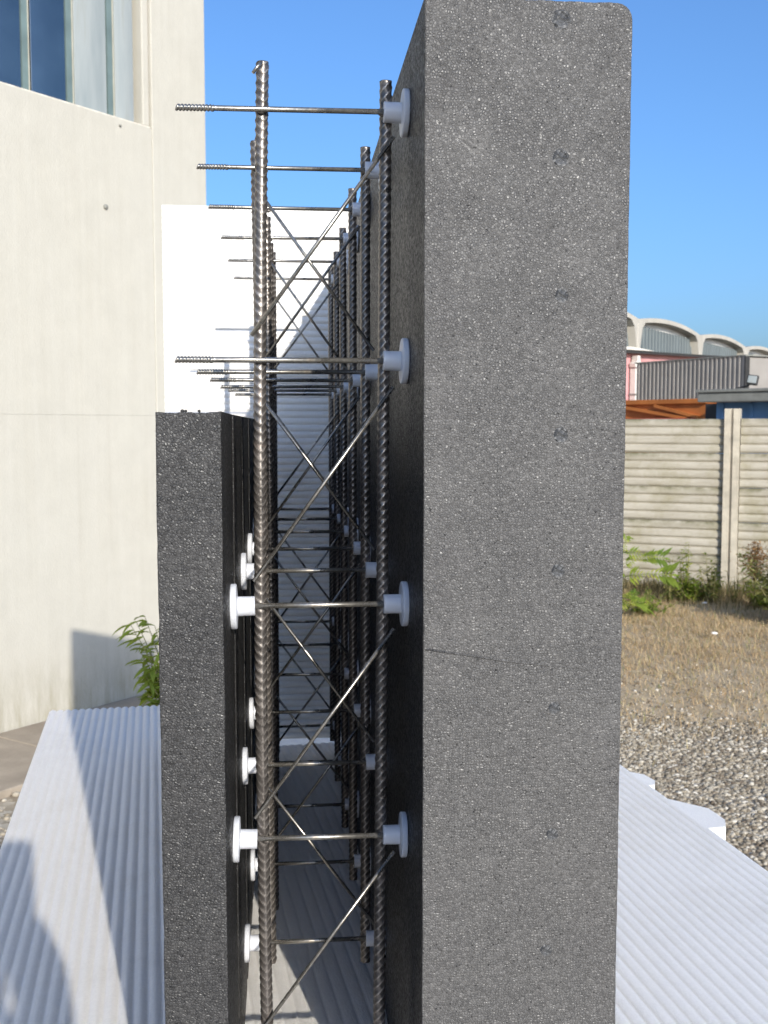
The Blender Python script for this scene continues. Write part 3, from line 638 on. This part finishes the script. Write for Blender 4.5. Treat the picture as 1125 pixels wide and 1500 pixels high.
for k in range(6):
    y = 0.8805 + 0.2 * k
    tr = empty('rebar_truss', (0, y, EYE - 0.5458)); base = EYE - 0.5458
    tag(tr, desc[k], 'rebar truss', 'lattice trusses in a row between the grey panels')
    for lean, top, me in ((leanL[k], topsL[k], me_rebar if k else me_rebar_bow), (leanR[k], topsR[k], me_rebar_r)):
        o = link('rebar', me, tr); h = top + 0.5458 + random.uniform(-0.002, 0.002)
        o.location = (lean[0], 0.0078, top + 0.5458 - RL + (0.0 if me is me_rebar_r else -0.002))
        o.rotation_euler = (0, math.atan2(lean[1] - lean[0], RL), 0)
        bot = top + 0.5458 - RL
        if bot < -0.006 or bot > 0.006: pass
    for i, z in enumerate(LV):
        zz = z + 0.5458 + random.uniform(-0.0012, 0.0012)
        tilt = R(random.uniform(-0.35, 0.35))
        o = link('cross_bar', me_free if i < 2 else me_bar, tr, (random.uniform(-0.0025, 0.0015) if i < 2 else 0, 0, zz), (0, tilt, 0))
        link('spacer_cap', me_capr, tr, (0.0783 - random.uniform(0, 0.0008), 0, zz), (random.uniform(0, 6), R(random.uniform(-1.5, 1.5)), R(random.uniform(-1, 1))))
        if i >= 2:
            link('spacer_cap', me_capr, tr, (-0.0256 + random.uniform(-0.0003, 0.0004), 0, zz), (random.uniform(0, 6), R(random.uniform(-1.5, 1.5)), math.pi))
    for i in range(4 + (1 if k == 0 else 0)):
        if i < 4: zc = (LV[i] + LV[min(i + 1, 4)]) / 2 + 0.5458 + random.uniform(-0.002, 0.002)
        else: break
        s = 1 if k % 2 == 0 else -1
        link('diagonal_wire', me_wire, tr, (0.0298, -0.0005, zc), (0, R(random.uniform(-0.5, 0.5)), 0 if s > 0 else math.pi))
    for i, z in enumerate(LV):
        for lx in ((leanL[k][0] + leanL[k][1]) / 2, (leanR[k][0] + leanR[k][1]) / 2):
            o = link('weld_bead', me_weld, tr, (lx + random.uniform(-0.001, 0.001), 0.0012, z + 0.5458 - 0.0016), (random.uniform(-0.3, 0.3), random.uniform(-0.3, 0.3), 0))
    if k == 0:
        a = Vector((-0.0165, -0.0005, 0.5458 + 0.281)); b = Vector((-0.0235, -0.002, 0.5458 + 0.2715))
        link('wire_stub', tube_mesh('wire_stub', [a, (a + b) / 2 + Vector((0, -0.001, 0.0)), b], 0.0013, M_BAR, 8), tr)

# ------------------------------------------------------------------ plants
def leaf_mesh(name, L, W, mat, fold=0.25, droop=0.25):
    V, F = [], []; n = 5
    for i in range(n + 1):
        u = i / n; wv = W * math.sin(math.pi * min(1, u * 0.92 + 0.06)) ** 0.8 if i < n else 0.0
        z = -droop * L * u * u; x = L * u
        V += [(x, -wv / 2, z + fold * wv), (x, 0, z), (x, wv / 2, z + fold * wv)]
    for i in range(n):
        a = i * 3; F += [(a, a + 1, a + 4, a + 3), (a + 1, a + 2, a + 5, a + 4)]
    return mesh(name, V, F, mat, True)
def orient(d, roll=0.0):
    d = Vector(d).normalized(); q = d.to_track_quat('X', 'Z'); return (q @ Matrix.Rotation(roll, 3, 'X').to_quaternion()).to_euler()
# bush against the cream wall, partly behind the short panel
lv = [leaf_mesh('leaf', 0.115, 0.026, M_LEAF), leaf_mesh('leaf', 0.10, 0.022, M_FERN, 0.35, 0.4), leaf_mesh('leaf', 0.085, 0.024, M_LEAF, 0.2, 0.1)]
bp = at(257, 1000, 5.5); bp.z = 0
bush = empty('leafy_bush', bp); tag(bush, 'green leafy bush growing by the cream wall behind the short grey panel', 'bush')
rb = random.Random(3)
for sidx in range(13):
    a = rb.uniform(0, 2 * math.pi) if sidx > 9 else R(175 + rb.uniform(-45, 45)); h = rb.uniform(0.45, 0.76) if sidx > 5 else rb.uniform(0.3, 0.56); sp_ = rb.uniform(0.08, 0.26)
    P = [Vector((0.02 * math.cos(a), 0.02 * math.sin(a), 0))]
    for q in range(1, 7):
        u = q / 6; P.append(Vector((math.cos(a) * sp_ * u ** 1.4, math.sin(a) * sp_ * u ** 1.4, h * u * (1 - 0.12 * u))))
    st = link('stem', tube_mesh('stem', P, [0.006 * (1 - 0.75 * q / 6) for q in range(7)], M_STEM, 6), bush)
    for q in range(17):
        u = 0.25 + 0.75 * q / 16; j = min(5, int(u * 6)); f = u * 6 - j; p = P[j].lerp(P[j + 1], f)
        b = a + rb.uniform(-1.5, 1.5) + (math.pi if rb.random() < 0.25 else 0); el = rb.uniform(-0.5, 0.45)
        link('leaf', rb.choice(lv + [lv[1], lv[1]]), st, p, orient((math.cos(b) * math.cos(el), math.sin(b) * math.cos(el), math.sin(el)), rb.uniform(-0.7, 0.7)))
def frond_mesh(L, mat, rr, pairs=12, wl=0.33):
    V, F = [], []
    def leaf(p, d, l, wv):
        d = Vector(d).normalized(); s = d.cross(Vector((0, 0, 1))).normalized(); p = Vector(p); a = len(V)
        V.extend([p, p + d * l * 0.45 + s * wv / 2 + Vector((0, 0, 0.004)), p + d * l * 0.45 - s * wv / 2 + Vector((0, 0, 0.004)), p + d * l - Vector((0, 0, l * 0.22)), p + d * l * 0.45])
        F.extend([(a, a + 4, a + 1), (a, a + 2, a + 4), (a + 1, a + 4, a + 3), (a + 4, a + 2, a + 3)])
    pts = []
    for i in range(9):
        u = i / 8; pts.append(Vector((L * u * (1 - 0.1 * u), 0, L * (0.35 * u - 0.42 * u * u))))
    for i in range(pairs):
        u = 0.2 + 0.78 * i / (pairs - 1); j = min(7, int(u * 8)); p = pts[j].lerp(pts[j + 1], u * 8 - j); l = L * wl * math.sin(math.pi * (0.25 + 0.7 * (1 - abs(u - 0.5)))) * rr.uniform(0.85, 1.1)
        for s in (-1, 1): leaf(p, (0.55, s * 0.85, rr.uniform(-0.2, 0.2)), l, l * 0.27)
    leaf(pts[-1], (1, 0, -0.2), L * 0.16, L * 0.05)
    for i in range(8):
        a = len(V); r = 0.006 * L; V.extend([pts[i] + Vector((0, -r, 0)), pts[i] + Vector((0, r, 0)), pts[i + 1] + Vector((0, r, 0)), pts[i + 1] + Vector((0, -r, 0)), pts[i] + Vector((0, 0, -r * 1.5)), pts[i + 1] + Vector((0, 0, -r * 1.5))])
        F.extend([(a, a + 1, a + 2, a + 3), (a + 1, a + 4, a + 5, a + 2), (a + 4, a, a + 3, a + 5)])
    return mesh('frond', V, F, mat)
rf = random.Random(5)
fr = [frond_mesh(0.62, M_FERN, rf), frond_mesh(0.5, M_LEAF, rf), frond_mesh(0.55, M_FERN, rf, 13)]
def sapling(px, py, d, h, n, seed, label, sc=1.0, azc=None):
    rr = random.Random(seed); p = at(px, py, d); p.z = 0
    e = empty('fern_leaved_sapling', p); tag(e, label, 'sapling', 'feathery saplings by the fence')
    link('stem', tube_mesh('stem', [(0, 0, 0), (0.02, 0.01, h * 0.5), (0.0, 0.02, h)], [0.012, 0.01, 0.006], M_STEM, 6), e)
    for i in range(n):
        a = i * 2.399 + rr.uniform(-0.3, 0.3) if i % 2 else azc + rr.uniform(-0.6, 0.6); z = h * (0.45 + 0.55 * (i + 1) / n); s = sc * rr.uniform(0.75, 1.05)
        o = link('frond', fr[i % 3], e, (0, 0.01, z), (R(rr.uniform(20, 75)), R(-rr.uniform(-5, 50)), a)); o.scale = (s, s, s)
sapling(908, 866, 9.5, 0.50, 5, 1, 'bright green feathery sapling at the tall grey panel edge, before the fence', 0.78, -0.2)
sapling(893, 872, 9.0, 0.18, 6, 2, 'low dark green feathery sapling below the bright one', 0.6, -0.3)
def weed(px, py, d, h, nst, seed, mat, label, cat='weed', name='tall_weed', spread=0.1, leafy=9, lsz=0.05, seed_head=False):
    rr = random.Random(seed); p = at(px, py, d); p.z = 0; e = empty(name, p); tag(e, label, cat, 'weeds along the foot of the fence')
    bm = bmesh.new(); V, F = [], []; SV_, SF_ = [], []
    for s in range(nst):
        a = rr.uniform(0, 6.28); sp_ = rr.uniform(0, spread); hh = h * rr.uniform(0.6, 1.0); pts = [Vector((math.cos(a) * sp_ * (0.3 + 0.7 * u), math.sin(a) * sp_ * (0.3 + 0.7 * u), hh * u)) for u in (0, 0.35, 0.7, 1)]
        tube_bm(bm, pts, [0.005, 0.004, 0.003, 0.0015], 5)
        for q in range(leafy):
            u = rr.uniform(0.08, 1.0); j = min(2, int(u * 3)); c = pts[j].lerp(pts[j + 1], u * 3 - j); b = rr.uniform(0, 6.28); el = rr.uniform(-0.5, 0.8); l = lsz * rr.uniform(0.5, 1.2) * (1.15 - 0.5 * u); dv = Vector((math.cos(b) * math.cos(el), math.sin(b) * math.cos(el), math.sin(el))); sd_ = dv.cross(Vector((0, 0, 1))).normalized() * l * 0.2; k = len(V)
            V.extend([c, c + dv * l * 0.5 + sd_, c + dv * l - Vector((0, 0, l * 0.2)), c + dv * l * 0.5 - sd_]); F.append((k, k + 1, k + 2, k + 3))
        if seed_head:
            for q in range(620):
                u = rr.uniform(0.52, 1.05); c = Vector((pts[3].x, pts[3].y, hh * u)) + Vector((rr.gauss(0, 1), rr.gauss(0, 1), 0)) * 0.07 * math.sin(math.pi * min(1, (u - 0.5) / 0.6)) ; b = rr.uniform(0, 6.28); l = rr.uniform(0.012, 0.03); dv = Vector((math.cos(b), math.sin(b), rr.uniform(-0.5, 1))).normalized(); sd_ = dv.cross(Vector((0.3, 0.2, 1))).normalized() * l * 0.35; k = len(SV_)
                SV_.extend([c, c + dv * l * 0.5 + sd_, c + dv * l, c + dv * l * 0.5 - sd_]); SF_.append((k, k + 1, k + 2, k + 3))
    link('stem', bm_mesh('stem', bm, M_STEM), e); link('foliage', mesh('foliage', V, F, mat), e)
    if seed_head: link('seed_head', mesh('seed_head', SV_, SF_, M_SEED), e)
weed(981, 866, 9.9, 0.44, 7, 11, M_WEED, 'thin yellowish weed just right of the bright sapling', leafy=26, lsz=0.07)
weed(1008, 864, 10.0, 0.55, 6, 12, M_FERN, 'tallest slender green weed midway midway along the left fence bay', leafy=30, lsz=0.075)
weed(1018, 862, 10.0, 0.26, 16, 13, M_LEAF, 'low bushy green weed at the foot of the left fence bay', spread=0.3, leafy=34, lsz=0.08)
weed(1042, 862, 9.9, 0.46, 7, 14, M_WEED, 'pale weed in front of the post shadow, left of the fence post', spread=0.15, leafy=30, lsz=0.08)
weed(1106, 872, 9.5, 0.63, 3, 15, M_WEED, 'dock weed with a thick brown seed head right of the fence post', 'dock weed', 'dock_weed', 0.05, 12, 0.06, True)
weed(1120, 872, 9.6, 0.3, 14, 16, M_FERN, 'low green weed clump at the right edge below the brown seed head', spread=0.26, leafy=24, lsz=0.07)
weed(1078, 868, 9.9, 0.3, 6, 17, M_WEED, 'small dark weed at the foot of the fence post', spread=0.12, leafy=14)
weed(950, 880, 9.4, 0.2, 20, 18, M_LEAF, 'spreading low green weed under the feathery saplings', spread=0.34, leafy=20, lsz=0.06)
weed(1178, 905, 8.7, 0.62, 40, 19, M_WEED, 'dense dark shrub just outside the right edge whose shade crosses the dry grass', 'shrub', 'dry_shrub', 0.55, 60, 0.10)

# ------------------------------------------------------------------ gravel and dry grass (uncountable)
def blob_field(name, N, xf, mat, smin, smax):
    ico = np.array([(0, 0, 1), (0.894, 0, 0.447), (0.276, 0.851, 0.447), (-0.724, 0.526, 0.447), (-0.724, -0.526, 0.447), (0.276, -0.851, 0.447), (0.724, 0.526, -0.447), (-0.276, 0.851, -0.447), (-0.894, 0, -0.447), (-0.276, -0.851, -0.447), (0.724, -0.526, -0.447), (0, 0, -1)])
    tri = np.array([(0, 1, 2), (0, 2, 3), (0, 3, 4), (0, 4, 5), (0, 5, 1), (1, 6, 2), (2, 7, 3), (3, 8, 4), (4, 9, 5), (5, 10, 1), (2, 6, 7), (3, 7, 8), (4, 8, 9), (5, 9, 10), (1, 10, 6), (11, 7, 6), (11, 8, 7), (11, 9, 8), (11, 10, 9), (11, 6, 10)])
    P = xf(N); N = len(P); s = smin + (smax - smin) * rng.random(N) ** 2.6
    V = ico[None] * rng.uniform(0.7, 1.15, (N, 12, 1)) * (s[:, None, None] * np.stack([rng.uniform(0.8, 1.3, N), rng.uniform(0.7, 1.1, N), rng.uniform(0.5, 0.8, N)], 1)[:, None, :])
    a = rng.uniform(0, 6.28, N); ca, sa = np.cos(a)[:, None], np.sin(a)[:, None]
    V = np.stack([V[..., 0] * ca - V[..., 1] * sa, V[..., 0] * sa + V[..., 1] * ca, V[..., 2]], -1) + P[:, None, :]; V[..., 2] += s[:, None] * 0.25
    F = tri[None] + (np.arange(N) * 12)[:, None, None]
    return raw(name, V.reshape(-1, 3), F.reshape(-1, 3), mat)
def raw(name, V, F, mat):
    me = bpy.data.meshes.new(name); k = F.shape[1]
    me.vertices.add(len(V)); me.vertices.foreach_set('co', V.astype(np.float32).ravel())
    me.loops.add(F.size); me.loops.foreach_set('vertex_index', F.astype(np.int32).ravel())
    me.polygons.add(len(F)); me.polygons.foreach_set('loop_start', np.arange(0, F.size, k, dtype=np.int32))
    me.update(calc_edges=True); me.materials.append(mat); me.validate(); return me
def gravel_pts(N):
    x = rng.uniform(0.8, 2.9, N); y = rng.uniform(2.0, 7.2, N)
    keep = rng.random(N) < np.clip((5.8 - y - 0.2 * np.sin(x * 2.7)) / 0.7, 0.04, 1)
    return np.stack([x, y, np.zeros(N)], 1)[keep]
tag(link('gravel', blob_field('gravel', 105000, gravel_pts, M_STONE, 0.0045, 0.0165)), kind='stuff')
def path_pts(N):
    u = rng.uniform(-6.5, -1.2, N); v = rng.uniform(0.78, 2.2, N); X = CORNER.x + WD.x * u + WN.x * v; Y = CORNER.y + WD.y * u + WN.y * v
    return np.stack([X, Y, np.zeros(N)], 1)
tag(link('gravel', blob_field('gravel', 6000, path_pts, M_STONE, 0.006, 0.022)), kind='stuff')
def grass(name, N, ptsf, mat, hmin, hmax, wid, lean):
    P = ptsf(N); N = len(P); h = hmin + (hmax - hmin) * rng.random(N) ** 2; a = rng.uniform(0, 6.28, N); l = rng.uniform(0.2, 1, N) * lean
    d = np.stack([np.cos(a), np.sin(a), np.zeros(N)], 1); s = np.stack([-np.sin(a), np.cos(a), np.zeros(N)], 1) * wid * rng.uniform(0.6, 1.3, N)[:, None]
    up = np.array([0, 0, 1.0])[None] * h[:, None]
    m = P + up * 0.6 + d * (h * l * 0.35)[:, None]; tp_ = P + up * (1 - 0.35 * l)[:, None] + d * (h * l)[:, None]
    V = np.stack([P - s, P + s, m + s * 0.7, m - s * 0.7, tp_], 1).reshape(-1, 3); b = (np.arange(N) * 5)[:, None]
    F = np.concatenate([b + np.array([[0, 1, 2]]), b + np.array([[0, 2, 3]]), b + np.array([[3, 2, 4]])], 0)
    return raw(name, V, F, mat)
def fence_d(x, y): return -((x - FP.x) * 0.491 + (y - FP.y) * 0.871)      # metres in front of the fence
def dry_pts(N):
    x = rng.uniform(-0.5, 6.5, N); y = rng.uniform(4.6, 12.5, N); fd = fence_d(x, y)
    cl = 0.5 + 0.5 * np.sin(x * 5.1 + 1.4 * np.sin(y * 3.3)) * np.sin(y * 4.3 + np.sin(x * 2.7))
    pr = np.clip((y - 5.0) / 2.4, 0.03, 1) * (0.35 + 0.65 * cl)
    keep = (fd > 0.05) & (rng.random(N) < pr) & ((x + 0.491) * WN.x + (y - 6.861) * WN.y > 0.1)
    return np.stack([x, y, np.zeros(N)], 1)[keep]
tag(link('dry_grass', grass('dry_grass', 330000, dry_pts, M_DRY, 0.012, 0.075, 0.0017, 2.0)), kind='stuff')
def foot_pts(N):
    u = rng.uniform(-4, 4, N); v = np.abs(rng.normal(0, 0.42, N)) + 0.09; X = FP.x + FD.x * u - 0.491 * v; Y = FP.y + FD.y * u - 0.871 * v
    return np.stack([X, Y, np.zeros(N)], 1)
M_FOOT = blade_mat('fence_foot_grass', [(0, (0.09, 0.10, 0.03)), (0.45, (0.17, 0.15, 0.06)), (0.8, (0.32, 0.24, 0.12)), (1, (0.42, 0.33, 0.18))])
tag(link('fence_foot_grass', grass('fence_foot_grass', 15000, foot_pts, M_FOOT, 0.04, 0.22, 0.0028, 1.0)), kind='stuff')
for px, py, d, sz, lab in ((1032, 890, 9.6, 0.018, 'pale scrap of litter lying in the shade on the grass'), (1046, 938, 8.2, 0.02, 'small white scrap of litter on the sunny dry grass')):
    p = at(px, py, d); bm = bmesh.new(); bmesh.ops.create_icosphere(bm, subdivisions=2, radius=sz)
    for v in bm.verts: v.co = Vector((v.co.x * 1.3, v.co.y, v.co.z * 0.55)) * random.uniform(0.75, 1.1)
    o = link('litter_scrap', bm_mesh('litter_scrap', bm, M_WPAINT), None, (p.x, p.y, 0.05)); tag(o, lab, 'litter', 'scraps of litter on the grass')

# ------------------------------------------------------------------ the photographer, whose shadow falls on the left sheet
def skin_object(name, verts, edges, rads, mat, parent, root=0, sub=2):
    me = bpy.data.meshes.new(name); me.from_pydata([tuple(v) for v in verts], edges, []); o = link(name, me, parent); me.materials.append(mat)
    sk_ = o.modifiers.new('skin', 'SKIN'); sk_.use_smooth_shade = True
    for i, d in enumerate(me.skin_vertices[0].data):
        r = rads[i]; d.radius = r if isinstance(r, tuple) else (r, r); d.use_root = (i == root)
    ss = o.modifiers.new('sub', 'SUBSURF'); ss.levels = sub; ss.render_levels = sub
    return o
PX, PY = 0.02, -0.50
per = empty('person', (PX, PY, 0)); tag(per, 'person holding up a compact camera, casting the blue shadow on the left white sheet', 'person')
# body: pelvis, spine, neck, head, arms to the camera, legs (positions relative to the feet)
HR = Vector((0.010 - PX, -0.03 - PY, EYE - 0.115)); HL = Vector((-0.055 - PX, -0.035 - PY, EYE - 0.07))
B = [(0, 0, 0.95), (0, 0.01, 1.10), (0, 0, 1.28), (0, -0.01, 1.40), (0, 0.01, 1.49), (0, 0.03, 1.56), (0, 0.03, 1.65), (0, 0.02, 1.72),
     (0.17, 0, 1.39), (0.075, 0.22, 1.15), tuple(HR + Vector((0.035, -0.05, -0.09))), (-0.17, 0, 1.39), (-0.28, 0.10, 1.16), tuple(HL + Vector((-0.05, -0.05, -0.08))),
     (0.10, 0, 0.88), (0.11, 0.02, 0.48), (0.12, -0.03, 0.08), (0.13, 0.10, 0.04), (-0.10, 0, 0.88), (-0.11, 0.02, 0.48), (-0.12, -0.03, 0.08), (-0.13, 0.10, 0.04)]
E_ = [(0, 1), (1, 2), (2, 3), (3, 4), (4, 5), (5, 6), (6, 7), (3, 8), (8, 9), (9, 10), (3, 11), (11, 12), (12, 13), (0, 14), (14, 15), (15, 16), (16, 17), (0, 18), (18, 19), (19, 20), (20, 21)]
rd = [(0.15, 0.11), (0.135, 0.10), (0.155, 0.11), (0.12, 0.09), 0.052, 0.065, 0.085, 0.06, 0.06, 0.043, 0.026, 0.06, 0.043, 0.026, 0.085, 0.056, 0.04, 0.035, 0.085, 0.056, 0.04, 0.035]
skin_object('body', B, E_, rd, M_SKIN, per)
skin_object('shirt', [B[0], B[1], B[2], B[3], B[8], B[9], B[11], B[12]], [(0, 1), (1, 2), (2, 3), (3, 4), (4, 5), (3, 6), (6, 7)], [(0.165, 0.125), (0.15, 0.115), (0.17, 0.125), (0.135, 0.105), 0.075, 0.058, 0.075, 0.058], M_CLOTH, per)
skin_object('trousers', [B[0], B[14], B[15], B[16], B[18], B[19], B[20]], [(0, 1), (1, 2), (2, 3), (0, 4), (4, 5), (5, 6)], [(0.16, 0.12), 0.1, 0.072, 0.056, 0.1, 0.072, 0.056], M_TROUSER, per)
bm = bmesh.new(); bmesh.ops.create_uvsphere(bm, u_segments=20, v_segments=12, radius=0.1)
for v in bm.verts: v.co = Vector((v.co.x * 0.92, v.co.y * 1.08, v.co.z * 0.95))
bmesh.ops.delete(bm, geom=[v for v in bm.verts if v.co.z < -0.02 and v.co.y > -0.02], context='VERTS'); link('hair', bm_mesh('hair', bm, M_HAIR, True), per, (0, 0.015, 1.70))
def hand(name, wrist, dirv, side, curl, mat):
    """palm, four unequal bent fingers and a thumb"""
    W_ = Vector(wrist); f = Vector(dirv).normalized(); s = Vector(side).normalized(); c = Vector(curl).normalized()
    V = [W_, W_ + f * 0.045, W_ + f * 0.085]; Ed = [(0, 1), (1, 2)]; rr_ = [(0.024, 0.019), (0.034, 0.016), (0.036, 0.014)]
    for i, (o_, l) in enumerate(((-0.030, 0.062), (-0.010, 0.074), (0.010, 0.070), (0.029, 0.054))):
        b = W_ + f * 0.088 + s * o_; k = len(V)
        V += [b, b + f * l * 0.42 + c * 0.008, b + f * l * 0.62 + c * 0.03, b + f * l * 0.55 + c * 0.055]
        Ed += [(2, k), (k, k + 1), (k + 1, k + 2), (k + 2, k + 3)]; rr_ += [0.0095, 0.009, 0.0085, 0.0075]
    k = len(V); V += [W_ + f * 0.03 - s * 0.034, W_ + f * 0.065 - s * 0.052 + c * 0.018, W_ + f * 0.092 - s * 0.05 + c * 0.036]
    Ed += [(1, k), (k, k + 1), (k + 1, k + 2)]; rr_ += [0.014, 0.0115, 0.009]
    skin_object(name, V, Ed, rr_, mat, per)
hand('hand', HR + Vector((0.033, -0.045, -0.08)), (-0.25, 0.25, 0.95), (0.35, 0.93, 0.0), (-0.95, 0.2, 0), M_SKIN)
hand('hand', HL + Vector((-0.048, -0.045, -0.07)), (0.3, 0.25, 0.95), (-0.35, 0.93, 0), (0.95, 0.2, 0), M_SKIN)
cm = empty('compact_camera', (0, 0, EYE)); tag(cm, 'small silver compact camera held upright by the photographer at the viewpoint', 'camera')
bm = bmesh.new(); add_box(bm, (-0.043, -0.034, -0.082), (0.015, -0.010, 0.016), 0.006, 3); link('camera_body', bm_mesh('camera_body', bm, M_CAMERA), cm)
link('lens', lathe_mesh('lens', [(-0.011, 0.012), (-0.006, 0.0115), (-0.005, 0.009)], M_DARK, 24), cm, rot=(0, 0, R(90)))
